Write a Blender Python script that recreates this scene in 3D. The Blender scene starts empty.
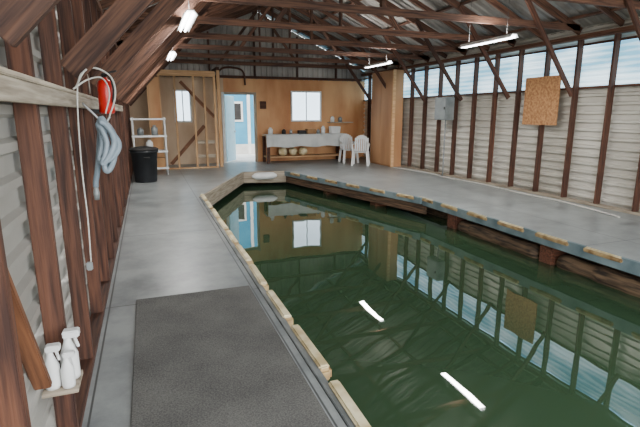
import bpy, bmesh, math, random
from mathutils import Vector, Matrix
random.seed(4)
scene = bpy.context.scene
COL = scene.collection

# ------------------------------------------------------------------ helpers
def lin(c):
    return tuple(((v/255.0)/12.92 if v/255.0 <= 0.04045 else ((v/255.0+0.055)/1.055)**2.4) for v in c) + (1.0,)

def newmat(name):
    m = bpy.data.materials.new(name); m.use_nodes = True
    nt = m.node_tree
    return m, nt, nt.nodes['Principled BSDF']

def mat(name, c1, c2=None, rough=0.6, metal=0.0, scale=4.0, stretch=(1,1,1), bump=0.0, emit=None, estr=0.0, detail=5.0, lo=0.35, hi=0.65, vary=0.0):
    m, nt, b = newmat(name)
    c2 = c2 or c1
    tc = nt.nodes.new('ShaderNodeTexCoord')
    mp = nt.nodes.new('ShaderNodeMapping'); mp.inputs['Scale'].default_value = stretch
    oi = nt.nodes.new('ShaderNodeObjectInfo')
    add = nt.nodes.new('ShaderNodeVectorMath'); add.operation = 'ADD'
    mul = nt.nodes.new('ShaderNodeMath'); mul.operation = 'MULTIPLY'; mul.inputs[1].default_value = 37.0
    nt.links.new(oi.outputs['Random'], mul.inputs[0])
    nt.links.new(tc.outputs['Object'], mp.inputs['Vector'])
    nt.links.new(mp.outputs[0], add.inputs[0]); nt.links.new(mul.outputs[0], add.inputs[1])
    nz = nt.nodes.new('ShaderNodeTexNoise'); nz.inputs['Scale'].default_value = scale; nz.inputs['Detail'].default_value = detail
    nt.links.new(add.outputs[0], nz.inputs['Vector'])
    rp = nt.nodes.new('ShaderNodeValToRGB')
    rp.color_ramp.elements[0].position = lo; rp.color_ramp.elements[1].position = hi
    rp.color_ramp.elements[0].color = lin(c1); rp.color_ramp.elements[1].color = lin(c2)
    nt.links.new(nz.outputs['Fac'], rp.inputs['Fac'])
    out = rp.outputs['Color']
    if vary:
        hs = nt.nodes.new('ShaderNodeHueSaturation')
        mr = nt.nodes.new('ShaderNodeMapRange'); mr.inputs['To Min'].default_value = 1-vary; mr.inputs['To Max'].default_value = 1+vary
        nt.links.new(oi.outputs['Random'], mr.inputs['Value']); nt.links.new(mr.outputs[0], hs.inputs['Value'])
        nt.links.new(out, hs.inputs['Color']); out = hs.outputs['Color']
    nt.links.new(out, b.inputs['Base Color'])
    b.inputs['Roughness'].default_value = rough; b.inputs['Metallic'].default_value = metal
    if bump:
        bp = nt.nodes.new('ShaderNodeBump'); bp.inputs['Strength'].default_value = bump; bp.inputs['Distance'].default_value = 0.02
        nt.links.new(nz.outputs['Fac'], bp.inputs['Height']); nt.links.new(bp.outputs[0], b.inputs['Normal'])
    if emit:
        b.inputs['Emission Color'].default_value = lin(emit); b.inputs['Emission Strength'].default_value = estr
    return m

def wood(name, c1, c2, rough=0.75, stretch=(0.8, 14, 14), vary=0.25):
    return mat(name, c1, c2, rough=rough, scale=3.0, stretch=stretch, bump=0.25, vary=vary)

M_stud = wood('stained_stud_wood', (52, 29, 21), (98, 61, 43))
M_raft = wood('rafter_wood', (58, 35, 26), (114, 77, 57), vary=0.35)
M_rail = wood('weathered_pale_wood', (140, 126, 108), (192, 178, 158))
M_brace = wood('brown_brace_wood', (84, 50, 30), (128, 82, 52))
M_fresh = wood('fresh_lumber', (192, 146, 100), (224, 182, 136))
M_ply = mat('orange_plywood', (190, 126, 76), (222, 168, 116), rough=0.6, scale=1.6, stretch=(1, 1, 0.35), detail=7)
M_plypale = mat('faded_plywood', (184, 152, 122), (216, 190, 160), rough=0.7, scale=1.6, stretch=(1, 1, 0.35), detail=7)
M_plybox = mat('pale_plywood', (178, 126, 84), (206, 156, 112), rough=0.6, scale=1.5, stretch=(1, 1, 0.25), detail=7)
M_osb = mat('chipboard', (148, 100, 60), (196, 144, 96), rough=0.7, scale=22)
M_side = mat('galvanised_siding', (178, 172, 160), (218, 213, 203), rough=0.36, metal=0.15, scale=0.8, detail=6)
M_sideL = mat('grimy_siding', (150, 147, 140), (192, 188, 180), rough=0.42, metal=0.12, scale=0.8, detail=6)  # walkway wall metal, toned darker for grime
M_roof = mat('galvanised_roof', (104, 100, 95), (158, 153, 146), rough=0.45, metal=0.2, scale=1.3, detail=8)
M_gable = mat('gable_metal', (140, 134, 128), (190, 184, 176), rough=0.5, metal=0.1, scale=1.0, detail=8)
M_white = mat('white_plastic', (222, 222, 220), (236, 236, 234), rough=0.4)
M_wpaint = mat('white_paint', (214, 214, 210), (232, 232, 228), rough=0.5)
M_black = mat('black_plastic', (26, 27, 30), (38, 40, 44), rough=0.45)
M_dark = mat('dark_rubber', (34, 32, 32), (52, 50, 48), rough=0.8)
M_red = mat('red_enamel', (190, 22, 14), (210, 34, 22), rough=0.3)
M_grey = mat('grey_metal', (130, 136, 136), (156, 160, 160), rough=0.4, metal=0.3)
M_chrome = mat('bare_steel', (150, 150, 150), (190, 190, 190), rough=0.3, metal=0.9)
M_wire = mat('dark_wire', (60, 60, 60), (80, 80, 80), rough=0.5)
M_hose = mat('grey_hose', (116, 130, 140), (152, 166, 176), rough=0.5)
M_rope = mat('white_rope', (190, 186, 178), (218, 214, 206), rough=0.8, scale=60)
M_log = wood('waterlogged_log', (40, 30, 24), (132, 106, 80), stretch=(9, 9, 0.8))
M_logbeam = wood('wet_beam', (56, 42, 32), (128, 98, 74))
M_redblock = wood('red_support_block', (72, 40, 28), (122, 76, 54))
M_pad = mat('cream_bumper', (186, 166, 122), (230, 218, 182), rough=0.7, scale=7, detail=8)
M_padw = mat('worn_bumper_edge', (134, 104, 68), (200, 172, 124), rough=0.8, scale=7, detail=8)
M_teal = mat('blue_grey_trim', (96, 114, 120), (136, 152, 156), rough=0.6, scale=3)
M_curb = mat('grey_curb', (104, 108, 108), (138, 140, 138), rough=0.7, scale=4)
M_cloth = mat('off_white_cloth', (196, 198, 196), (216, 217, 213), rough=0.85, scale=2)
M_tube = mat('lit_tube', (255, 255, 250), rough=0.4, emit=(250, 252, 255), estr=16.0)
M_bluewall = mat('sky_blue_building', (58, 140, 176), (74, 154, 188), rough=0.7, scale=2)
M_bluedoor = mat('pale_blue_door', (150, 196, 216), (168, 208, 224), rough=0.5)
M_card = mat('brown_cardboard', (150, 110, 72), (172, 130, 88), rough=0.8)
M_outdeck = mat('pale_concrete', (190, 190, 186), (210, 209, 205), rough=0.8, scale=3)

def fibre():
    m, nt, b = newmat('glowing_fibreglass')
    tc = nt.nodes.new('ShaderNodeTexCoord')
    nz = nt.nodes.new('ShaderNodeTexNoise'); nz.inputs['Scale'].default_value = 1.6; nz.inputs['Detail'].default_value = 7
    mp = nt.nodes.new('ShaderNodeMapping'); mp.inputs['Scale'].default_value = (1, 0.5, 1.6)
    nt.links.new(tc.outputs['Object'], mp.inputs[0]); nt.links.new(mp.outputs[0], nz.inputs['Vector'])
    wv = nt.nodes.new('ShaderNodeTexWave'); wv.bands_direction = 'Z'; wv.inputs['Scale'].default_value = 3.2; wv.inputs['Distortion'].default_value = 0.3  # bands put the ribs' lighter and darker tone into the glow
    nt.links.new(tc.outputs['Object'], wv.inputs['Vector'])
    ad = nt.nodes.new('ShaderNodeMath'); ad.operation = 'MULTIPLY_ADD'; ad.inputs[1].default_value = 0.16
    nt.links.new(wv.outputs['Fac'], ad.inputs[0]); nt.links.new(nz.outputs['Fac'], ad.inputs[2])
    rp = nt.nodes.new('ShaderNodeValToRGB')
    rp.color_ramp.elements[0].position = 0.42; rp.color_ramp.elements[1].position = 0.74
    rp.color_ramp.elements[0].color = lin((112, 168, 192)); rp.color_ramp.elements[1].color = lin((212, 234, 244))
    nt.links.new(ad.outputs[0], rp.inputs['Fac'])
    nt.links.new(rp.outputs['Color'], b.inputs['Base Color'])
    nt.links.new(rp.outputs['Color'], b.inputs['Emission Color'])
    b.inputs['Emission Strength'].default_value = 2.0  # strip glows by itself, standing in for daylight behind it
    b.inputs['Roughness'].default_value = 0.5
    return m
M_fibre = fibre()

def deckmat(name, c1, c2, bw=1.22, rh=2.44):
    m, nt, b = newmat(name)
    tc = nt.nodes.new('ShaderNodeTexCoord')
    br = nt.nodes.new('ShaderNodeTexBrick'); br.offset = 0.0
    br.inputs['Scale'].default_value = 1.0; br.inputs['Mortar Size'].default_value = 0.007
    br.inputs['Brick Width'].default_value = bw; br.inputs['Row Height'].default_value = rh
    br.inputs['Mortar Smooth'].default_value = 0.3
    mp = nt.nodes.new('ShaderNodeMapping'); mp.inputs['Location'].default_value = (0.4, 0.85, 0)
    nt.links.new(tc.outputs['Object'], mp.inputs[0]); nt.links.new(mp.outputs[0], br.inputs['Vector'])
    nz = nt.nodes.new('ShaderNodeTexNoise'); nz.inputs['Scale'].default_value = 1.9; nz.inputs['Detail'].default_value = 10; nz.inputs['Roughness'].default_value = 0.7
    nt.links.new(tc.outputs['Object'], nz.inputs['Vector'])
    rp = nt.nodes.new('ShaderNodeValToRGB'); rp.color_ramp.elements[0].position = 0.34; rp.color_ramp.elements[1].position = 0.60
    rp.color_ramp.elements[0].color = lin(c1); rp.color_ramp.elements[1].color = lin(c2)
    nt.links.new(nz.outputs['Fac'], rp.inputs['Fac'])
    mx = nt.nodes.new('ShaderNodeMix'); mx.data_type = 'RGBA'
    nt.links.new(br.outputs['Fac'], mx.inputs['Factor'])
    nt.links.new(rp.outputs['Color'], mx.inputs['A']); mx.inputs['B'].default_value = lin((78, 80, 80))
    nt.links.new(mx.outputs['Result'], b.inputs['Base Color'])
    rr = nt.nodes.new('ShaderNodeMapRange'); rr.inputs['To Min'].default_value = 0.22; rr.inputs['To Max'].default_value = 0.46
    nt.links.new(nz.outputs['Fac'], rr.inputs['Value']); nt.links.new(rr.outputs[0], b.inputs['Roughness'])
    return m
M_deck = deckmat('painted_deck', (116, 120, 121), (150, 154, 153))

def watermat():
    m, nt, b = newmat('green_water')
    b.inputs['Base Color'].default_value = (0.030, 0.060, 0.030, 1)
    b.inputs['Roughness'].default_value = 0.01
    b.inputs['IOR'].default_value = 1.6
    tc = nt.nodes.new('ShaderNodeTexCoord')
    nz = nt.nodes.new('ShaderNodeTexNoise'); nz.inputs['Scale'].default_value = 2.0; nz.inputs['Detail'].default_value = 1.0
    nt.links.new(tc.outputs['Object'], nz.inputs['Vector'])
    bp = nt.nodes.new('ShaderNodeBump'); bp.inputs['Strength'].default_value = 0.06; bp.inputs['Distance'].default_value = 0.025
    nt.links.new(nz.outputs['Fac'], bp.inputs['Height']); nt.links.new(bp.outputs[0], b.inputs['Normal'])
    return m
M_water = watermat()

def matmat():
    m, nt, b = newmat('loop_carpet')
    tc = nt.nodes.new('ShaderNodeTexCoord')
    vo = nt.nodes.new('ShaderNodeTexNoise'); vo.inputs['Scale'].default_value = 110; vo.inputs['Detail'].default_value = 3
    nz = nt.nodes.new('ShaderNodeTexNoise'); nz.inputs['Scale'].default_value = 2.5; nz.inputs['Detail'].default_value = 5
    nt.links.new(tc.outputs['Object'], vo.inputs['Vector']); nt.links.new(tc.outputs['Object'], nz.inputs['Vector'])
    ad = nt.nodes.new('ShaderNodeMath'); ad.operation = 'MULTIPLY_ADD'; ad.inputs[1].default_value = 0.4
    nt.links.new(nz.outputs['Fac'], ad.inputs[0])
    m2 = nt.nodes.new('ShaderNodeMath'); m2.operation = 'MULTIPLY'; m2.inputs[1].default_value = 0.6
    nt.links.new(vo.outputs['Fac'], m2.inputs[0]); nt.links.new(m2.outputs[0], ad.inputs[2])
    rp = nt.nodes.new('ShaderNodeValToRGB'); rp.color_ramp.elements[0].position = 0.36; rp.color_ramp.elements[1].position = 0.64
    rp.color_ramp.elements[0].color = lin((68, 67, 65)); rp.color_ramp.elements[1].color = lin((112, 110, 106))
    nt.links.new(ad.outputs[0], rp.inputs['Fac']); nt.links.new(rp.outputs['Color'], b.inputs['Base Color'])
    b.inputs['Roughness'].default_value = 0.95
    bp = nt.nodes.new('ShaderNodeBump'); bp.inputs['Strength'].default_value = 0.3; bp.inputs['Distance'].default_value = 0.01
    nt.links.new(vo.outputs['Fac'], bp.inputs['Height']); nt.links.new(bp.outputs[0], b.inputs['Normal'])
    return m
M_carpet = matmat()

# ------------------------------------------------------------------ mesh helpers
def obj_from(name, verts, faces, m, parent=None, smooth=False, matrix=None):
    me = bpy.data.meshes.new(name)
    me.from_pydata([tuple(v) for v in verts], [], faces)
    bm = bmesh.new(); bm.from_mesh(me); bmesh.ops.recalc_face_normals(bm, faces=bm.faces); bm.to_mesh(me); bm.free()
    me.materials.append(m)
    if smooth:
        for p in me.polygons: p.use_smooth = True
    o = bpy.data.objects.new(name, me); COL.objects.link(o)
    if matrix is not None: o.matrix_world = matrix
    if parent is not None: setparent(o, parent)
    return o

def setparent(o, root):
    o.parent = root
    o.matrix_parent_inverse = Matrix.Translation(root.location).inverted()

def empty(name, loc):
    e = bpy.data.objects.new(name, None); e.empty_display_size = 0.1
    e.location = loc; COL.objects.link(e); return e

def tag(o, label, cat, group=None):
    o['label'] = label; o['category'] = cat
    if group: o['group'] = group
    return o

def struct(o, label, cat='structure'):
    o['kind'] = 'structure'; o['label'] = label; o['category'] = cat
    return o

def bevel_box_mesh(sx, sy, sz, bev=0.0, taper=1.0):
    bm = bmesh.new()
    bmesh.ops.create_cube(bm, size=1.0)
    for v in bm.verts:
        k = taper if v.co.z < 0 else 1.0
        v.co = Vector((v.co.x*sx*k, v.co.y*sy*k, v.co.z*sz))
    if bev > 0:
        bmesh.ops.bevel(bm, geom=bm.edges[:], offset=bev, segments=2, affect='EDGES')
    return bm

def box(name, lo, hi, m, parent=None, bev=0.0, taper=1.0):
    lo = Vector(lo); hi = Vector(hi); s = hi-lo; c = (lo+hi)/2
    bm = bevel_box_mesh(s.x, s.y, s.z, bev, taper)
    me = bpy.data.meshes.new(name); bm.to_mesh(me); bm.free(); me.materials.append(m)
    o = bpy.data.objects.new(name, me); COL.objects.link(o); o.location = c
    if parent is not None: setparent(o, parent)
    return o

def beam(name, p1, p2, w, h, m, parent=None, up=(0, 0, 1), bev=0.004):
    p1 = Vector(p1); p2 = Vector(p2); d = p2-p1; L = d.length; x = d.normalized()
    up = Vector(up)
    if abs(x.dot(up)) > 0.98: up = Vector((0, 1, 0))
    y = up.cross(x).normalized(); z = x.cross(y).normalized()
    R = Matrix((x, y, z)).transposed().to_4x4()
    bm = bevel_box_mesh(L, w, h, bev)
    me = bpy.data.meshes.new(name); bm.to_mesh(me); bm.free(); me.materials.append(m)
    o = bpy.data.objects.new(name, me); COL.objects.link(o)
    o.matrix_world = Matrix.Translation((p1+p2)/2) @ R
    if parent is not None: setparent(o, parent)
    return o

def lathe(name, prof, loc, m, parent=None, seg=24, axis='Z', rot=None):
    verts = []; faces = []
    n = len(prof)
    for r, z in prof:
        for i in range(seg):
            a = 2*math.pi*i/seg
            verts.append(Vector((r*math.cos(a), r*math.sin(a), z)))
    for j in range(n-1):
        for i in range(seg):
            k = (i+1) % seg
            faces.append((j*seg+i, j*seg+k, (j+1)*seg+k, (j+1)*seg+i))
    if prof[0][0] > 1e-5: faces.append(tuple(range(seg))[::-1])
    if prof[-1][0] > 1e-5: faces.append(tuple((n-1)*seg+i for i in range(seg)))
    M = Matrix.Translation(loc)
    if rot is not None: M = M @ rot.to_4x4()
    o = obj_from(name, verts, faces, m, None, True, M)
    if parent is not None: setparent(o, parent)
    return o

def catmull(pts, n=8):
    P = [Vector(p) for p in pts]; P = [2*P[0]-P[1]]+P+[2*P[-1]-P[-2]]
    out = []
    for i in range(1, len(P)-2):
        for k in range(n):
            t = k/n
            a, b, c, d = P[i-1], P[i], P[i+1], P[i+2]
            out.append(0.5*((2*b)+(c-a)*t+(2*a-5*b+4*c-d)*t*t+(-a+3*b-3*c+d)*t**3))
    out.append(P[-2]); return out

def tube(name, pts, r, m, parent=None, seg=8, n=8, smoothpath=True):
    P = catmull(pts, n) if smoothpath else [Vector(p) for p in pts]
    c = sum(P, Vector())/len(P)
    verts = []; faces = []
    t = (P[1]-P[0]).normalized()
    nrm = t.orthogonal().normalized()
    for i, p in enumerate(P):
        if i == 0: tt = (P[1]-P[0]).normalized()
        elif i == len(P)-1: tt = (P[-1]-P[-2]).normalized()
        else: tt = (P[i+1]-P[i-1]).normalized()
        nrm = (nrm-tt*nrm.dot(tt)).normalized(); bn = tt.cross(nrm)
        for k in range(seg):
            a = 2*math.pi*k/seg
            verts.append(p-c+r*(math.cos(a)*nrm+math.sin(a)*bn))
    for j in range(len(P)-1):
        for k in range(seg):
            q = (k+1) % seg
            faces.append((j*seg+k, j*seg+q, (j+1)*seg+q, (j+1)*seg+k))
    faces.append(tuple(range(seg))); faces.append(tuple((len(P)-1)*seg+k for k in range(seg)))
    o = obj_from(name, verts, faces, m, None, True, Matrix.Translation(c))
    if parent is not None: setparent(o, parent)
    return o

def ribbed(length, height, period=0.2, depth=0.022):
    pts = [(0, 0)]; s = 0
    while s < height-1e-6:
        for f, d in ((0.55, 0), (0.66, depth), (0.89, depth), (1.0, 0)):
            ss = min(s+f*period, height); pts.append((ss, d))
        s += period
    return pts

def solidify(o, t):
    md = o.modifiers.new('thickness', 'SOLIDIFY'); md.thickness = t; md.offset = 0

# ------------------------------------------------------------------ dims
XL, XR, YB, YF = -0.52, 7.42, 15.5, -1.2
XM = (XL+XR)/2; EAVE = 3.05; SL = 0.45
RZ = EAVE+SL*(XR-XM)
WL = -0.42

# ------------------------------------------------------------------ water
wv = [(-45, -60, 0), (50, -60, 0), (50, 60, 0), (-45, 60, 0)]
water = obj_from('water', wv, [(0, 1, 2, 3)], M_water, matrix=Matrix.Translation((0, 0, WL)))
water['kind'] = 'stuff'; tag(water, 'calm dark green lake water filling the boat slip', 'water')

# ------------------------------------------------------------------ deck floor
pieces = [
    [(XL-0.1, YF), (0.87, YF), (0.87, 9.15), (XL-0.1, 9.15)],
    [(XL-0.1, 9.15), (0.87, 9.15), (2.45, 12.85), (XL-0.1, 12.85)],
    [(XL-0.1, 12.85), (2.45, 12.85), (3.62, 12.65), (XR+0.1, 12.65), (XR+0.1, YB+0.1), (XL-0.1, YB+0.1)],
    [(3.62, 12.65), (4.95, 7.6), (XR+0.1, 7.6), (XR+0.1, 12.65)],
    [(4.95, 7.6), (5.0, YF), (XR+0.1, YF), (XR+0.1, 7.6)],
]
v = []; f = []
for pc in pieces:
    b0 = len(v); n = len(pc)
    v += [(x, y, 0) for x, y in pc] + [(x, y, -0.08) for x, y in pc]
    f.append(tuple(b0+i for i in range(n))); f.append(tuple(b0+n+i for i in reversed(range(n))))
    for i in range(n):
        j = (i+1) % n
        f.append((b0+i, b0+n+i, b0+n+j, b0+j))
floor = obj_from('floor', v, f, M_deck)
struct(floor, 'grey painted plywood deck walkway around the boat slip', 'floor')

tn = 0
def trim(p1, p2, w, h, m, label):
    global tn
    tn += 1
    o = beam('trim_%d' % tn, p1, p2, w, h, m)
    struct(o, label, 'trim'); return o
trim((0.90, YF, -0.17), (0.90, 9.15, -0.17), 0.05, 0.36, M_curb, 'grey painted edge board along the walkway')
trim((0.885, 9.16, -0.15), (2.46, 12.88, -0.15), 0.05, 0.32, M_rail, 'pale weathered fascia board on angled deck corner')
trim((2.44, 12.83, -0.15), (3.63, 12.62, -0.15), 0.05, 0.32, M_rail, 'pale weathered fascia board across the slip end')
trim((3.60, 12.64, -0.06), (4.92, 7.6, -0.06), 0.05, 0.13, M_teal, 'blue-grey painted deck edge trim')
trim((3.66, 12.64, -0.23), (5.0, 7.55, -0.23), 0.05, 0.18, M_logbeam, 'weathered brown timber waler under angled deck edge')
trim((4.965, 7.6, -0.07), (4.97, YF, -0.07), 0.05, 0.15, M_teal, 'blue-grey painted deck edge trim')

# ------------------------------------------------------------------ walls
def ribwall(name, x, sgn, z0, z1, m, y0=YF, y1=YB):
    pr = ribbed(0, z1-z0, 0.15, 0.030)
    vv = []; ff = []
    for s, d in pr:
        vv.append((x+sgn*d, y0, z0+s)); vv.append((x+sgn*d, y1, z0+s))
    for i in range(len(pr)-1):
        ff.append((2*i, 2*i+1, 2*i+3, 2*i+2))
    return obj_from(name, vv, ff, m)
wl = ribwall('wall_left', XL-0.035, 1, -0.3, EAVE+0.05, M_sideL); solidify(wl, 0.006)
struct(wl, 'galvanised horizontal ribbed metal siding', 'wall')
vv = []; ff = []
for (z0, z1) in ((-0.3, 2.06), (2.78, EAVE+0.05)):
    pr = ribbed(0, z1-z0, 0.15, 0.045); b0 = len(vv)
    for s, d in pr:
        vv.append((XR+0.048-d, YF, z0+s)); vv.append((XR+0.048-d, YB, z0+s))
    for i in range(len(pr)-1):
        ff.append((b0+2*i, b0+2*i+1, b0+2*i+3, b0+2*i+2))
wr = obj_from('wall_right', vv, ff, M_side); solidify(wr, 0.006)
struct(wr, 'pale galvanised horizontal ribbed metal siding', 'wall')
pr = ribbed(0, 0.72, 0.11, 0.018); vv = []; ff = []
for s, d in pr:
    vv.append((XR+0.03-d, YF, 2.06+s)); vv.append((XR+0.03-d, YB, 2.06+s))
for i in range(len(pr)-1): ff.append((2*i, 2*i+1, 2*i+3, 2*i+2))
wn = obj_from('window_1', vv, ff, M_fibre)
struct(wn, 'long translucent corrugated fibreglass strip glowing in place of daylight', 'window')

def holed_wall(name, x0, x1, z0, z1, y, t, holes, m, m2=None, xsplit=None):
    xs = sorted(set([x0, x1]+[h[0] for h in holes]+[h[1] for h in holes]))
    zs = sorted(set([z0, z1]+[h[2] for h in holes]+[h[3] for h in holes]))
    bm = bmesh.new(); 
    for i in range(len(xs)-1):
        for j in range(len(zs)-1):
            cx = (xs[i]+xs[i+1])/2; cz = (zs[j]+zs[j+1])/2
            if any(h[0] < cx < h[1] and h[2] < cz < h[3] for h in holes): continue
            r = bmesh.ops.create_cube(bm, size=1)
            for q in r['verts']:
                q.co = Vector((cx+q.co.x*(xs[i+1]-xs[i]), y+q.co.y*t, cz+q.co.z*(zs[j+1]-zs[j])))
    bmesh.ops.remove_doubles(bm, verts=bm.verts, dist=0.0005)
    me = bpy.data.meshes.new(name); bm.to_mesh(me); bm.free(); me.materials.append(m)
    if m2:
        me.materials.append(m2)
        for p in me.polygons:
            if p.center.x < xsplit: p.material_index = 1
    o = bpy.data.objects.new(name, me); COL.objects.link(o); return o
DX0, DX1, DZ = 2.42, 3.40, 2.2
W2 = (4.72, 5.72, 1.38, 2.30)
W3 = (0.92, 1.34, 1.38, 2.28)
wb = holed_wall('wall_back', XL-0.05, XR+0.05, -0.1, 2.72, YB+0.03, 0.05, [(DX0, DX1, -0.1, DZ), W2, W3], M_ply, M_plypale, DX0)
struct(wb, 'orange plywood panelled end wall', 'wall')
vv = []; ff = []
prof = []
for s, d in ribbed(0, XR-XL+0.1, 0.18, 0.025):
    prof.append((XL-0.05+s, d))
prof.append((XM, 0)); prof.sort()
for xx, d in prof:
    zt = RZ-SL*abs(xx-XM)
    vv.append((xx, YB-d+0.03, 2.70)); vv.append((xx, YB-d+0.03, max(zt, 2.71)))
for i in range(len(prof)-1): ff.append((2*i, 2*i+1, 2*i+3, 2*i+2))
gb = obj_from('wall_gable', vv, ff, M_gable)
struct(gb, 'vertical ribbed metal gable end cladding', 'wall')
for nm, xe in (('ceiling', XR+0.25), ('ceiling', XL-0.25)):
    vv = []; ff = []
    pr = ribbed(0, YB-YF+0.2, 0.2, 0.035)
    for s, d in pr:
        vv.append((xe, YF+s, EAVE-SL*0.25+0.06+d)); vv.append((XM, YF+s, RZ+0.06+d))
    for i in range(len(pr)-1): ff.append((2*i, 2*i+1, 2*i+3, 2*i+2))
    o = obj_from(nm, vv, ff, M_roof)
    struct(o, 'galvanised ribbed metal roof sheeting seen from inside', 'ceiling')

# ------------------------------------------------------------------ studs & plates
for i in range(0, 24):
    y = 0.22+0.70*i
    if y > 15.35: break
    o = beam('wall_stud', (XR-0.065, y, 0.045), (XR-0.065, y, EAVE-0.175), 0.042, 0.12, M_stud, up=(1, 0, 0))
    tag(o, 'dark reddish-brown timber stud against ribbed metal wall', 'wall stud', 'studs of the slip side wall')
LD = 0.09
for i in range(30):
    y = 0.82+0.76*i
    if y > 15.35: break
    o = beam('wall_stud', (XL+LD/2, y, 0.045), (XL+LD/2, y, EAVE-0.175), 0.045, LD, M_stud, up=(1, 0, 0))
    tag(o, 'dark reddish-brown timber stud beside the walkway', 'wall stud', 'studs of the walkway wall')
def tim(name, p1, p2, w, h, m, label, cat, group=None, up=(0, 0, 1)):
    return tag(beam(name, p1, p2, w, h, m, up=up), label, cat, group)
tim('sole_plate', (XR-0.065, YF, 0.0225), (XR-0.065, YB, 0.0225), 0.13, 0.045, M_rail, 'pale timber sole plate along metal wall', 'timber plate')
tim('sole_plate', (XL+LD/2, YF, 0.0225), (XL+LD/2, YB, 0.0225), LD, 0.045, M_stud, 'dark timber sole plate along walkway wall', 'timber plate')
tim('top_plate', (XR-0.065, YF, EAVE-0.13), (XR-0.065, YB, EAVE-0.13), 0.13, 0.08, M_raft, 'dark timber top plate on metal wall', 'timber plate')
tim('top_plate', (XL+LD/2, YF, EAVE-0.13), (XL+LD/2, YB, EAVE-0.13), LD, 0.08, M_raft, 'dark timber top plate on walkway wall', 'timber plate')
RXo = XL+LD+0.0225
tim('shelf_rail', (RXo, YF, 1.675), (RXo, 9.6, 1.675), 0.045, 0.075, M_rail, 'pale weathered timber rail nailed across studs', 'timber rail')
tim('shelf_board', (XL+0.07, YF, 1.724), (XL+0.07, 9.6, 1.724), 0.14, 0.02, M_rail, 'narrow weathered board along top of rail', 'shelf board')
tim('window_rail', (XR-0.02, YF, 2.05), (XR-0.02, YB, 2.05), 0.03, 0.04, M_stud, 'thin dark rail under daylight strip', 'timber rail')
tim('window_rail', (XR-0.02, YF, 2.79), (XR-0.02, YB, 2.79), 0.03, 0.04, M_stud, 'thin dark rail above daylight strip', 'timber rail')
tim('diagonal_brace', (XL+0.035, 1.62, 1.20), (XL+0.035, 2.04, 0.48), 0.03, 0.065, M_brace, 'short brown diagonal brace let in between wall studs', 'timber brace', up=(1, 0, 0))

# ------------------------------------------------------------------ trusses
ty = [1.8+1.6*i for i in range(9)]
zr = RZ-0.05
for ti, y in enumerate(ty):
    e = empty('roof_truss', (XM, y, EAVE))
    tag(e, 'dark stained timber roof truss with knee braces', 'roof truss', 'roof trusses over the slip')
    for s in (1, -1):
        xe = XM+s*(XR-XM-0.02)
        beam('rafter', (xe, y, EAVE-0.02), (XM+s*0.02, y, zr-0.06), 0.045, 0.13, M_raft, e)
        xa = XM+s*(XR-XM-0.12)
        if s > 0:
            beam('knee_brace', (xa, y-0.06, 1.92), (5.93, y-0.06, 3.70-0.05), 0.04, 0.09, M_stud, e)
        else:
            beam('knee_brace', (xa-0.02, y-0.06, 1.85), (1.45, y-0.06, 3.86), 0.045, 0.15, M_raft, e)
        if ti % 2 == 0:
            beam('web', (XM+s*1.25, y+0.05, EAVE+0.04), (XM+s*0.06, y+0.05, RZ-0.2), 0.04, 0.08, M_raft, e)
    beam('king_post', (XM, y+0.05, EAVE+0.04), (XM, y+0.05, RZ-0.16), 0.04, 0.09, M_raft, e, up=(0, 1, 0))
    beam('tie_beam', (XL+0.05, y, EAVE+0.04), (XR-0.05, y, EAVE+0.04), 0.045, 0.11, M_raft, e)
    if y < 14:
        y2 = y+0.8
        e = empty('common_rafter', (XM, y2, EAVE))
        tag(e, 'dark timber rafter pair between roof trusses', 'rafter', 'common rafters between trusses')
        for s in (1, -1):
            xe = XM+s*(XR-XM-0.02)
            beam('rafter', (xe, y2, EAVE-0.02), (XM+s*0.02, y2, zr-0.06), 0.045, 0.10, M_raft, e)
for s in (1, -1):
    for k in range(4):
        d = 0.35+k*1.1
        x = XM+s*d; z = RZ-SL*d+0.02
        o = beam('roof_purlin', (x, YF, z), (x, YB-0.02, z), 0.09, 0.04, M_raft)
        tag(o, 'long dark timber purlin under metal roof', 'purlin', 'roof purlins')
o = beam('ridge_beam', (XM, YF, RZ-0.06), (XM, YB-0.02, RZ-0.06), 0.04, 0.16, M_raft); tag(o, 'dark timber ridge board of the roof', 'ridge beam')

for x in (0.6, 2.0, 3.45, 4.9, 6.3):
    o = beam('gable_stud', (x, YB-0.05, 2.80), (x, YB-0.05, RZ-SL*abs(x-XM)-0.1), 0.045, 0.09, M_stud, up=(0, 1, 0))
    tag(o, 'short dark stud on metal gable', 'wall stud', 'gable studs')
tim('gable_plate', (XL+0.1, YB-0.045, 2.755), (XR-0.14, YB-0.045, 2.755), 0.08, 0.08, M_stud, 'dark timber plate at base of metal gable', 'timber plate')

# ------------------------------------------------------------------ back openings
M_pane = mat('glowing_pane', (214, 232, 240), (238, 246, 250), rough=0.4, scale=2.0, emit=(214, 234, 250), estr=3.5)  # panes emit their own glow in place of daylight outside
def window_frame(name, w, y, label):
    x0, x1, z0, z1 = w
    e = empty(name, ((x0+x1)/2, y, z0)); struct(e, label, 'window')
    t = 0.05
    M = M_wpaint
    box('frame', (x0-t, y-0.05, z0-t), (x1+t, y+0.0, z0), M, e); box('frame', (x0-t, y-0.05, z1), (x1+t, y, z1+t), M, e)
    box('frame', (x0-t, y-0.05, z0), (x0, y, z1), M, e); box('frame', (x1, y-0.05, z0), (x1+t, y, z1), M, e)
    box('mullion', ((x0+x1)/2-0.018, y-0.035, z0), ((x0+x1)/2+0.018, y-0.005, z1), M, e)
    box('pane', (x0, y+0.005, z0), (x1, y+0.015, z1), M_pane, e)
    return e
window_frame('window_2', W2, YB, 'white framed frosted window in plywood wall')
window_frame('window_3', W3, YB, 'narrow bright window seen through open stud partition')
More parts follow.
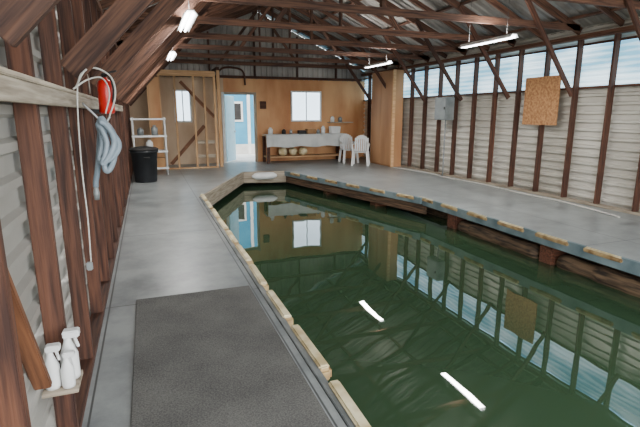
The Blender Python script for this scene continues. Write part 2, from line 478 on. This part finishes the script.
for i, (a, b2) in enumerate((((DX0-0.04, YB-0.01, 0), (DX0-0.04, YB-0.01, DZ+0.08)), ((DX1+0.04, YB-0.01, 0), (DX1+0.04, YB-0.01, DZ+0.08)))):
    o = beam('trim_%d' % (20+i), a, b2, 0.08, 0.06, M_wpaint if i == 0 else M_rail); struct(o, 'painted door jamb', 'trim')
o = beam('trim_22', (DX0, YB-0.01, DZ+0.04), (DX1, YB-0.01, DZ+0.04), 0.06, 0.08, M_rail); struct(o, 'painted door head', 'trim')
door = empty('door_1', (DX0+0.02, YB+0.08, 0)); struct(door, 'pale blue door swung open outward', 'door')
beam('door_leaf', (DX0+0.03, YB+0.09, DZ/2), (DX0+0.46, YB+0.86, DZ/2), 0.045, DZ-0.04, M_bluedoor, door)
lathe('knob', [(0.0, 0), (0.025, 0.005), (0.03, 0.03), (0.02, 0.05), (0, 0.055)], (DX0+0.43, YB+0.73, 1.0), M_chrome, door, rot=Matrix.Rotation(math.radians(90), 3, 'Y'))

o = box('outdoor_walkway', (-4, YB+0.12, -0.08), (12, YB+2.6, -0.005), M_outdeck); tag(o, 'pale sunlit walkway outside the open door', 'walkway')
nb = empty('neighbour_building', (4, 19.6, 0)); tag(nb, 'sky-blue boathouse with white trim beyond the door', 'building')
box('building_wall', (-6, 19.4, -0.4), (12, 19.7, 3.6), M_bluewall, nb)
box('building_window', (3.38, 19.36, 1.35), (3.70, 19.41, 2.0), M_dark, nb)
box('window_trim', (3.30, 19.37, 1.27), (3.78, 19.405, 2.08), M_wpaint, nb)
box('building_skirt', (-6, 19.36, -0.4), (12, 19.41, 0.35), M_outdeck, nb)
box('corner_board', (3.96, 19.35, -0.05), (4.08, 19.41, 3.5), M_wpaint, nb)
o = box('outdoor_float', (-6, YB+2.6, -0.3), (12, 19.34, -0.06), M_outdeck); tag(o, 'pale float deck beside the blue building', 'float')

# ------------------------------------------------------------------ stud partition
PY = 14.2
pt = empty('stud_partition', (0.7, PY, 0)); tag(pt, 'open stud partition partly clad in plywood', 'partition wall')
beam('bottom_plate', (XL+0.14, PY, 0.0225), (1.98, PY, 0.0225), 0.09, 0.045, M_fresh, pt)
beam('top_plate', (XL+0.14, PY, 2.78), (1.98, PY, 2.78), 0.09, 0.045, M_fresh, pt)
beam('header', (XL+0.14, PY-0.06, 2.70), (1.98, PY-0.06, 2.70), 0.03, 0.12, M_fresh, pt)
for x in (0.12, 0.42, 0.84, 1.36, 1.66, 1.95):
    beam('stud', (x, PY, 0.045), (x, PY, 2.76), 0.055, 0.09, M_fresh, pt, up=(0, 1, 0))
box('plywood_sheet', (0.14, PY-0.062, 0.03), (0.42, PY-0.047, 2.60), M_ply, pt)
beam('brace', (0.62, PY+0.02, 0.15), (1.62, PY+0.02, 1.25), 0.03, 0.10, M_brace, pt)
beam('brace', (1.0, PY+0.055, 2.5), (1.93, PY+0.055, 1.5), 0.03, 0.09, M_brace, pt)
for k in range(2):
    beam('board', (1.38, PY+0.07, 0.35+0.42*k), (1.93, PY+0.07, 0.35+0.42*k), 0.02, 0.10, M_rail, pt)
o = beam('door_post', (2.1, PY+0.2, 0), (2.1, PY+0.2, 2.85), 0.09, 0.09, M_fresh, up=(0, 1, 0)); tag(o, 'fresh orange lumber post by the doorway', 'post')
o = beam('header_beam', (2.1, PY+0.2, 2.9), (2.1, YB-0.1, 2.9), 0.09, 0.09, M_stud); tag(o, 'dark timber header above doorway', 'beam')

cb = empty('plywood_cupboard', (7.1, 13.1, 0)); tag(cb, 'tall plywood cupboard against metal wall', 'cupboard')
box('body', (6.93, 12.5, 0.0), (7.285, 13.9, 2.86), M_plybox, cb, bev=0.006)
box('door', (6.91, 12.53, 0.05), (6.929, 13.19, 2.82), M_plybox, cb, bev=0.003)
box('door', (6.91, 13.21, 0.05), (6.929, 13.87, 2.82), M_plybox, cb, bev=0.003)
box('corner_post', (6.91, 12.46, 0.0), (7.0, 12.50, 2.86), M_fresh, cb)

# ------------------------------------------------------------------ lamps
for x in (5.29, 0.58):
    for y in (6.5, 10.35):
        z = 2.74
        e = empty('fluorescent_lamp', (x, y, z)); tag(e, 'long white fluorescent shop light hung by wires', 'ceiling lamp', 'fluorescent shop lights')
        v = []; sec = [(-0.085, -0.02), (-0.04, 0.035), (0.04, 0.035), (0.085, -0.02), (0.075, -0.02), (0.035, 0.025), (-0.035, 0.025), (-0.075, -0.02)]
        n = len(sec)
        for yy2 in (-0.62, 0.62):
            for a, c in sec: v.append((a, yy2, c))
        f = [(i, (i+1) % n, n+(i+1) % n, n+i) for i in range(n)]
        f += [(0, 1, 6, 7), (1, 2, 5, 6), (2, 3, 4, 5), (n, n+1, n+6, n+7), (n+1, n+2, n+5, n+6), (n+2, n+3, n+4, n+5)]
        obj_from('reflector', v, f, M_white, e, matrix=Matrix.Translation((x, y, z)))
        for dx in (-0.03, 0.03):
            tube('tube', [(x+dx, y-0.6, z-0.01), (x+dx, y+0.6, z-0.01)], 0.015, M_tube, e, n=1)
        for dy in (-0.45, 0.45):
            tube('hanger_wire', [(x, y+dy, z+0.035), (x, y+dy, 3.6)], 0.0025, M_wire, e, seg=6, n=1)
        for dz, flip, pw in ((-0.035, 0, 62), (0.06, math.pi, 36)):  # lower light is the tubes' own; upward one is added roof fill
            L = bpy.data.lights.new('lamp_and_fill_light', 'AREA'); L.shape = 'RECTANGLE'; L.size = 0.12; L.size_y = 1.2; L.energy = pw; L.color = (1.0, 0.98, 0.94)
            lo = bpy.data.objects.new('lamp_and_fill_light', L); COL.objects.link(lo); lo.location = (x, y, z+dz); lo.rotation_euler = (flip, 0, 0)

# ------------------------------------------------------------------ deck items
o = box('floor_mat', (-0.19, 0.6, 0.001), (0.80, 4.1, 0.016), M_carpet, bev=0.004); tag(o, 'dark grey looped carpet runner on the walkway', 'mat')

def pad(loc, ang, L, W, H, label, group, bev=0.012):
    e = empty('dock_bumper', loc); tag(e, label, 'dock bumper', group)
    R = Matrix.Rotation(ang, 4, 'Z')
    for nm, l, w, h, dz, m in (('block', L, W, H, H/2, M_padw), ('facing', L*0.94, W*0.76, 0.03, H+0.002, M_pad)):
        bm = bevel_box_mesh(w, l, h, min(bev, h*0.4))
        me = bpy.data.meshes.new(nm); bm.to_mesh(me); bm.free(); me.materials.append(m)
        o = bpy.data.objects.new(nm, me); COL.objects.link(o)
        o.matrix_world = Matrix.Translation(Vector(loc)+Vector((0, 0, dz))) @ R
        setparent(o, e)
for i in range(11):
    y = 1.25+0.78*i
    pad((0.945+random.uniform(-0.004, 0.008), y, -0.075), random.uniform(-0.015, 0.015), 0.64+random.uniform(-0.04, 0.06), 0.095, 0.09, 'long cream-yellow wooden dock bumper on walkway edge', 'bumpers along the walkway edge', 0.02)
for i in range(10):
    y = 0.75+0.75*i
    pad((4.952, y, -0.058), 0, 0.48+random.uniform(-0.05, 0.08), 0.06, 0.05, 'worn cream dock bumper on blue-grey deck edge', 'bumpers along the wide deck edge')
dv = Vector((3.62-4.95, 12.65-7.6)); ang = math.atan2(-dv.x, dv.y)
for t in (0.08, 0.24, 0.40, 0.56, 0.72, 0.88):
    pad((4.90+dv.x*t, 7.6+dv.y*t, -0.058), ang, 0.48, 0.06, 0.05, 'worn cream dock bumper on angled deck edge', 'bumpers along the angled edge')
BYS = [0.35+2.15*i for i in range(4)]
for i, y in enumerate(BYS):
    o = box('support_block', (5.03, y-0.13, -0.50), (5.3, y+0.13, -0.11), M_redblock, bev=0.03); tag(o, 'red-brown timber support block under deck edge', 'support block', 'deck support blocks')
    L = 1.80; r = 0.12
    prof = [(0, 0), (r*0.8, 0.0)]
    for k in range(1, 14): prof.append((r*(1+random.uniform(-0.14, 0.14)), L*k/14))
    prof += [(r*0.85, L), (0, L)]
    if y < 6:
        o = lathe('float_log', prof, (5.15, y+0.17, -0.36), M_log, rot=Matrix.Rotation(math.radians(-90), 3, 'X'))
        tag(o, 'thin weathered log lying at the waterline', 'log', 'flotation logs')
yl = YF
while yl < 8.0:
    L = random.uniform(1.9, 2.6)
    r = random.uniform(0.13, 0.16)
    prof = [(0, 0), (r*0.8, 0.0)]
    for k in range(1, 12): prof.append((r*(1+random.uniform(-0.09, 0.09)), L*k/12))
    prof += [(r*0.85, L), (0, L)]
    o = lathe('float_log', prof, (5.52, yl, -0.38), M_log, rot=Matrix.Rotation(math.radians(-90), 3, 'X'))
    tag(o, 'waterlogged brown flotation log under the deck', 'log', 'flotation logs')
    yl += L+0.05
for i, (dx, dy) in enumerate(((4.72, 9.2), (4.25, 11.0))):
    o = box('support_block', (dx-0.05, dy-0.14, -0.50), (dx+0.25, dy+0.14, -0.11), M_redblock, bev=0.015); tag(o, 'red-brown timber support block under deck edge', 'support block', 'deck support blocks')
o = beam('float_beam', (5.4, YF, -0.15), (5.4, 7.4, -0.15), 0.08, 0.12, M_logbeam); tag(o, 'dark wet timber beam carrying the deck edge', 'beam')

o = lathe('boat_fender', [(0, -0.36), (0.03, -0.35), (0.05, -0.32), (0.09, -0.25), (0.10, -0.15), (0.10, 0.15), (0.09, 0.25), (0.05, 0.32), (0.03, 0.35), (0, 0.36)], (3.0, 12.57, -0.10), M_white, rot=Matrix.Rotation(math.radians(90), 3, 'Y'))
tag(o, 'white boat fender lying against slip end board', 'boat fender')

o = tube('garden_hose', [(6.9, 12.3, 0.015), (7.12, 11, 0.015), (7.05, 9.8, 0.015), (7.16, 8.6, 0.015), (7.06, 7.4, 0.015), (7.1, 6.4, 0.015), (6.98, 5.6, 0.015), (6.85, 5.0, 0.015)], 0.014, M_rope)
tag(o, 'thin white hose lying along foot of wall', 'hose')

e = empty('electrical_panel', (7.2, 10.2, 1.45)); tag(e, 'grey metal electrical panel mounted on studs', 'electrical panel')
box('body', (7.05, 9.98, 1.44), (7.285, 10.48, 2.0), M_grey, e, bev=0.01)
box('cover', (7.03, 10.0, 1.46), (7.05, 10.46, 1.98), M_grey, e, bev=0.006)
tube('conduit', [(7.2, 10.2, 1.44), (7.2, 10.2, 0.3), (7.2, 10.2, 0.0)], 0.018, M_grey, e, n=1)
box('latch', (7.015, 10.02, 1.70), (7.032, 10.05, 1.76), M_dark, e)
o = box('chipboard_square', (7.272, 6.80, 1.38), (7.294, 7.66, 2.30), M_osb, bev=0.003); tag(o, 'square chipboard sheet nailed across wall studs', 'wooden board')

# ------------------------------------------------------------------ left wall items
EX, EY, EZ = -0.265, 3.9, 1.60
ex = empty('fire_extinguisher', (EX, EY, EZ)); tag(ex, 'red fire extinguisher hung on pale rail', 'fire extinguisher')
lathe('cylinder', [(0, 0), (0.045, 0.0), (0.055, 0.012), (0.055, 0.20), (0.045, 0.235), (0.02, 0.25), (0.02, 0.26), (0, 0.26)], (EX, EY, EZ), M_red, ex)
lathe('valve', [(0, 0), (0.018, 0), (0.02, 0.025), (0.01, 0.035), (0, 0.035)], (EX, EY, EZ+0.26), M_dark, ex, seg=14)
beam('handle', (EX, EY, EZ+0.29), (EX+0.09, EY-0.02, EZ+0.31), 0.02, 0.012, M_dark, ex)
tube('hose', [(EX, EY-0.02, EZ+0.275), (EX+0.04, EY-0.07, EZ+0.27), (EX+0.06, EY-0.065, EZ+0.18), (EX+0.05, EY-0.05, EZ+0.08)], 0.009, M_dark, ex)
box('bracket', (EX-0.115, EY-0.03, EZ-0.0), (EX-0.055, EY+0.03, EZ+0.03), M_dark, ex)
pts = []
cx, cy, cz = -0.285, 3.50, 1.41
for k in range(12*4+1):
    a = 2*math.pi*k/12
    lp = k//12
    rx = (0.026, 0.048, 0.034, 0.042)[min(lp, 3)]; rz = (0.14, 0.11, 0.16, 0.13)[min(lp, 3)]
    sk = 0.045*math.sin(math.pi*(0.5-0.5*math.cos(a)))
    pts.append((cx+rx*math.sin(a)+sk+0.010*math.sin(k*0.9), cy-0.08+0.035*k/12, cz+rz*math.cos(a)-0.02*lp*(1-math.cos(a))/2))
pts += [(cx-0.05, cy+0.08, cz-0.16), (cx-0.075, cy+0.09, cz-0.27), (cx-0.08, cy+0.09, cz-0.32)]
o = tube('coiled_hose', pts, 0.019, M_hose, n=4, seg=10); tag(o, 'grey-blue hose bundled limply and hung from the rail', 'hose')
o2 = lathe('hose_nozzle', [(0, 0), (0.016, 0), (0.022, 0.05), (0.014, 0.09), (0.018, 0.10), (0, 0.10)], (cx-0.08, cy+0.09, cz-0.41), M_grey)
setparent(o2, o)
o = tube('wall_hook', [(RXo+0.02, cy, 1.67), (cx-0.04, cy, 1.60), (cx+0.02, cy, 1.535), (cx+0.06, cy, 1.58)], 0.008, M_chrome); tag(o, 'bare steel hook holding the coiled hose', 'hook')
cd = empty('extension_cord', (-0.31, 2.98, 1.72)); tag(cd, 'white extension cord dangling from rail with plug', 'electrical cord')
tube('cord', [(-0.38, 4.0, 1.75), (-0.36, 3.75, 1.86), (-0.35, 3.4, 1.86), (-0.345, 3.05, 1.78), (-0.355, 2.98, 1.62), (-0.365, 2.97, 1.3), (-0.36, 2.95, 1.0), (-0.365, 2.93, 0.74)], 0.0038, M_rope, cd)
tube('cord', [(-0.38, 3.2, 1.75), (-0.33, 3.3, 1.86), (-0.27, 3.5, 1.89), (-0.20, 3.65, 1.84), (-0.19, 3.68, 1.72), (-0.24, 3.55, 1.56)], 0.006, M_rope, cd)
tube('cord', [(-0.38, 3.1, 1.74), (-0.31, 3.2, 1.80), (-0.25, 3.5, 1.83), (-0.22, 3.6, 1.74), (-0.25, 3.5, 1.60)], 0.005, M_rope, cd)
box('plug', (-0.392, 2.915, 0.69), (-0.358, 2.945, 0.74), M_grey, cd, bev=0.006)

o = box('ledge_block', (XL+0.0, 2.14, 0.365), (XL+0.145, 2.31, 0.385), M_rail); tag(o, 'short pale timber ledge between studs', 'ledge')
def spray(x, y, z, s, lab):
    e = empty('spray_bottle', (x, y, z)); tag(e, lab, 'spray bottle', 'spray bottles on the ledge')
    lathe('bottle', [(0, 0), (0.038*s, 0), (0.04*s, 0.02*s), (0.04*s, 0.12*s), (0.026*s, 0.16*s), (0.016*s, 0.19*s), (0.016*s, 0.21*s), (0, 0.21*s)], (x, y, z), M_white, e, seg=18)
    box('spray_head', (x-0.015*s, y-0.03*s, z+0.21*s), (x+0.055*s, y+0.02*s, z+0.245*s), M_white, e, bev=0.005)
    beam('trigger', (x+0.03*s, y, z+0.21*s), (x+0.045*s, y-0.01, z+0.155*s), 0.01, 0.012, M_white, e, bev=0.002)
spray(XL+0.105, 2.175, 0.386, 0.70, 'white spray bottle standing on ledge')
spray(XL+0.105, 2.255, 0.386, 0.98, 'taller white spray bottle standing on ledge')
spray(XL+0.04, 2.19, 0.386, 0.85, 'white spray bottle tucked against metal siding')

# ------------------------------------------------------------------ bin
BX = -0.09
bn = empty('trash_bin', (BX, 11.8, 0)); tag(bn, 'black plastic bin with lid beside shelving', 'trash bin')
lathe('body', [(0, 0), (0.24, 0), (0.25, 0.02), (0.295, 0.70), (0.32, 0.70), (0.32, 0.74), (0.30, 0.76), (0, 0.76)], (BX, 11.8, 0), M_black, bn, seg=32)
lathe('lid', [(0.325, 0), (0.33, 0.03), (0.28, 0.06), (0.1, 0.085), (0, 0.09)], (BX, 11.8, 0.755), M_dark, bn, seg=32)
tube('handle', [(BX, 11.47, 0.6), (BX, 11.43, 0.6), (BX+0.06, 11.43, 0.6), (BX+0.11, 11.47, 0.6)], 0.012, M_dark, bn)
su = empty('shelf_unit', (0.0, 13.2, 0)); tag(su, 'white plastic shelving unit by the partition', 'shelf unit')
for x in (-0.33, 0.46):
    for y in (13.0, 13.36):
        lathe('post', [(0, 0), (0.022, 0), (0.022, 1.5), (0, 1.5)], (x, y, 0), M_white, su, seg=12)
for z in (0.18, 0.62, 1.02, 1.46):
    box('shelf', (-0.37, 12.96, z-0.025), (0.50, 13.40, z+0.02), M_white, su, bev=0.008)
def jar(name, x, y, z, r, h, m, lab, cat, group=None):
    o = lathe(name, [(0, 0), (r, 0), (r, h*0.72), (r*0.8, h*0.82), (r*0.5, h*0.88), (r*0.5, h), (0, h)], (x, y, z), m, seg=18)
    tag(o, lab, cat, group)
jar('paint_can', -0.15, 13.15, 1.04, 0.08, 0.2, M_grey, 'grey metal can on white shelf', 'can')
jar('plastic_jug', 0.2, 13.15, 1.04, 0.08, 0.26, M_grey, 'grey plastic jug on white shelf', 'jug')
jar('plastic_jug', 0.05, 13.15, 0.64, 0.09, 0.28, M_white, 'white plastic jug on white shelf', 'jug')
o = box('cardboard_box', (0.1, 13.02, 0.2), (0.42, 13.3, 0.44), M_card, bev=0.004); tag(o, 'brown cardboard box on low shelf', 'box')

# ------------------------------------------------------------------ workbench
BX0, BX1, BY0, BY1, BZ = 3.62, 6.4, 14.72, 15.42, 0.92
wbn = empty('workbench', ((BX0+BX1)/2, 15.07, 0)); tag(wbn, 'long wooden workbench with lower shelf', 'workbench')
box('benchtop', (BX0, BY0, BZ-0.05), (BX1, BY1, BZ), M_fresh, wbn, bev=0.006)
for x in (BX0+0.06, BX1-0.06):
    for y in (BY0+0.06, BY1-0.06):
        box('leg', (x-0.045, y-0.045, 0), (x+0.045, y+0.045, BZ-0.05), M_stud, wbn, bev=0.004)
box('lower_shelf', (BX0+0.02, BY0+0.03, 0.18), (BX1-0.02, BY1-0.03, 0.22), M_fresh, wbn, bev=0.004)
v = []; f = []
N = 90
for i in range(N+1):
    x = BX0-0.02+(BX1-BX0+0.04)*i/N
    w = 0.010*math.sin(i*0.55)+0.005*math.sin(i*1.3+1)
    hem = 0.53+0.02*math.sin(i*0.21)
    v += [(x, BY1-0.05, BZ+0.006), (x, BY0-0.005, BZ+0.006), (x, BY0-0.022-abs(w)*0.3, BZ-0.02), (x, BY0-0.045+w*0.7, 0.72), (x, BY0-0.05+w, hem)]
for i in range(N):
    for k in range(4): f.append((5*i+k, 5*i+k+1, 5*i+5+k+1, 5*i+5+k))
o = obj_from('drop_cloth', v, f, M_cloth, smooth=True); tag(o, 'plain off-white cloth draped over the workbench', 'cloth')
for i, x in enumerate((4.2, 4.55, 4.90)):
    o = lathe('mooring_buoy', [(0, -0.14), (0.03, -0.14), (0.10, -0.11), (0.14, -0.05), (0.15, 0), (0.14, 0.05), (0.10, 0.11), (0.03, 0.14), (0, 0.14)], (x, 14.91, 0.362), M_pad)
    tag(o, 'round cream mooring buoy on workbench shelf', 'buoy', 'buoys under the workbench')
zt = BZ+0.008
o = box('storage_tub', (5.95, 14.95, zt), (6.3, 15.25, zt+0.24), M_white, bev=0.015, taper=0.88); tag(o, 'white plastic tub on workbench', 'tub')
o = box('cardboard_box', (5.1, 15.0, zt), (5.4, 15.25, zt+0.16), M_card, bev=0.004); tag(o, 'small brown cardboard box on workbench', 'box')
jar('paint_can', 4.3, 15.1, zt, 0.07, 0.16, M_dark, 'dark paint can on workbench', 'can')
jar('glass_jar', 4.55, 15.12, zt, 0.05, 0.15, M_chrome, 'small metal jar on workbench', 'jar')
jar('plastic_jug', 3.85, 15.15, zt, 0.08, 0.22, M_white, 'white plastic jug on workbench', 'jug')
jar('plastic_jug', 5.7, 15.1, zt, 0.07, 0.26, M_white, 'tall white plastic jug on workbench', 'jug')
jar('paint_can', 5.54, 15.15, zt, 0.06, 0.14, M_grey, 'small grey can on workbench', 'can')
o = box('toolbox', (4.8, 14.98, zt), (5.05, 15.2, zt+0.12), M_dark, bev=0.01); tag(o, 'small dark toolbox on workbench', 'toolbox')
o = tube('vent_pipe', [(2.2, YB-0.16, 2.35), (2.2, YB-0.16, 2.75), (2.4, YB-0.16, 3.0), (2.8, YB-0.16, 3.02), (3.05, YB-0.16, 2.9), (3.1, YB-0.16, 2.5)], 0.03, M_stud)
tag(o, 'dark curved vent pipe above the doorway', 'pipe')
o = box('first_aid_box', (3.6, YB-0.08, 1.75), (3.8, YB+0.0, 2.0), M_stud, bev=0.008); tag(o, 'small dark brown box on plywood wall by door', 'wall box')
o = box('shelf_board', (6.0, YB-0.25, 1.28), (6.9, YB, 1.31), M_rail); tag(o, 'short pale wall shelf above chairs', 'shelf board')
jar('plastic_jug', 6.15, YB-0.12, 1.31, 0.07, 0.2, M_white, 'white plastic jug on wall shelf', 'jug')
jar('paint_can', 6.45, YB-0.12, 1.31, 0.07, 0.18, M_grey, 'grey can on wall shelf', 'can')

# ------------------------------------------------------------------ plastic chairs
def chair(cx, cy, ang, lab):
    e = empty('plastic_chair', (cx, cy, 0)); tag(e, lab, 'chair', 'white plastic chairs')
    R = Matrix.Rotation(ang, 4, 'Z'); T = Matrix.Translation((cx, cy, 0)) @ R
    def put(o):
        o.matrix_world = T @ o.matrix_world
        setparent(o, e)
    v = []; f = []; n = 8
    for i in range(n+1):
        for j in range(n+1):
            a = i/n*2-1; b = j/n*2-1
            v.append((a*0.23, b*0.22, 0.43-0.025*(1-a*a)*(1-b*b)+(0.015 if b < -0.9 else 0)*-1))
    for i in range(n):
        for j in range(n): f.append((i*(n+1)+j, (i+1)*(n+1)+j, (i+1)*(n+1)+j+1, i*(n+1)+j+1))
    o = obj_from('seat', v, f, M_white, smooth=True); solidify(o, 0.015)
    put(o)
    bm = bmesh.new()
    def bx(lo, hi):
        r = bmesh.ops.create_cube(bm, size=1)
        for q in r['verts']:
            q.co = Vector(((lo[0]+hi[0])/2+q.co.x*(hi[0]-lo[0]), (lo[1]+hi[1])/2+q.co.y*(hi[1]-lo[1]), (lo[2]+hi[2])/2+q.co.z*(hi[2]-lo[2])))
            q.co.y += (q.co.z-0.43)*0.22
    for k in range(7):
        x = -0.195+k*0.065
        top = 0.86-0.10*(x/0.2)**2
        bx((x-0.024, 0.205, 0.43), (x+0.024, 0.22, top))
    for k in range(8):
        x0 = -0.22+k*0.055; xm = x0+0.0275; top = 0.93-0.10*(xm/0.2)**2
        bx((x0, 0.20, top-0.12), (x0+0.055, 0.225, top))
    me = bpy.data.meshes.new('backrest'); bm.to_mesh(me); bm.free(); me.materials.append(M_white)
    o = bpy.data.objects.new('backrest', me); COL.objects.link(o); put(o)
    for sx in (-1, 1):
        for sy in (-1, 1):
            put(beam('leg', (sx*0.21, sy*0.20, 0.43), (sx*0.25, sy*0.25, 0.0), 0.07, 0.05, M_white))
        put(tube('armrest', [(sx*0.225, 0.27, 0.66), (sx*0.26, 0.1, 0.65), (sx*0.265, -0.15, 0.65), (sx*0.25, -0.21, 0.60), (sx*0.225, -0.21, 0.43)], 0.026, M_white))
chair(6.30, 13.32, math.radians(-30), 'white plastic garden armchair beside plywood cupboard')
chair(6.28, 14.22, math.radians(-5), 'white plastic garden armchair next to workbench')

# ------------------------------------------------------------------ world & light
w = bpy.data.worlds.new('sky'); scene.world = w; w.use_nodes = True
nt = w.node_tree; bg = nt.nodes['Background']
sk = nt.nodes.new('ShaderNodeTexSky'); sk.sky_type = 'HOSEK_WILKIE'; sk.turbidity = 6.0; sk.ground_albedo = 0.4
sk.sun_direction = Vector((0.5, 0.3, 0.8)).normalized()
mx = nt.nodes.new('ShaderNodeMix'); mx.data_type = 'RGBA'; mx.inputs['Factor'].default_value = 0.85
mx.inputs['B'].default_value = (0.95, 0.98, 1.0, 1)
nt.links.new(sk.outputs[0], mx.inputs['A']); nt.links.new(mx.outputs['Result'], bg.inputs['Color'])
bg.inputs['Strength'].default_value = 6.0
S = bpy.data.lights.new('sun', 'SUN'); S.energy = 5.0; S.angle = math.radians(3); S.color = (1.0, 0.97, 0.9)
so = bpy.data.objects.new('sun', S); COL.objects.link(so); so.location = (0, -10, 20)
so.rotation_euler = Vector((0.18, 0.40, -0.9)).to_track_quat('-Z', 'Y').to_euler()
L = bpy.data.lights.new('entrance_fill', 'AREA'); L.shape = 'RECTANGLE'; L.size = 7.4; L.size_y = 3.0; L.energy = 300; L.color = (0.96, 0.99, 1.0)  # added area light that brightens the interior from the open end
lo = bpy.data.objects.new('entrance_fill', L); COL.objects.link(lo); lo.location = (XM, YF-0.4, 1.7); lo.rotation_euler = (math.radians(90), 0, 0)

# ------------------------------------------------------------------ camera
cam = bpy.data.cameras.new('camera'); co = bpy.data.objects.new('camera', cam); COL.objects.link(co)
cam.lens = 26.0; cam.sensor_width = 36.0; cam.clip_start = 0.02; cam.clip_end = 300
co.location = (0, 0, 1.6); co.rotation_euler = (math.radians(90-12.2), 0, math.radians(-20.3))
scene.camera = co
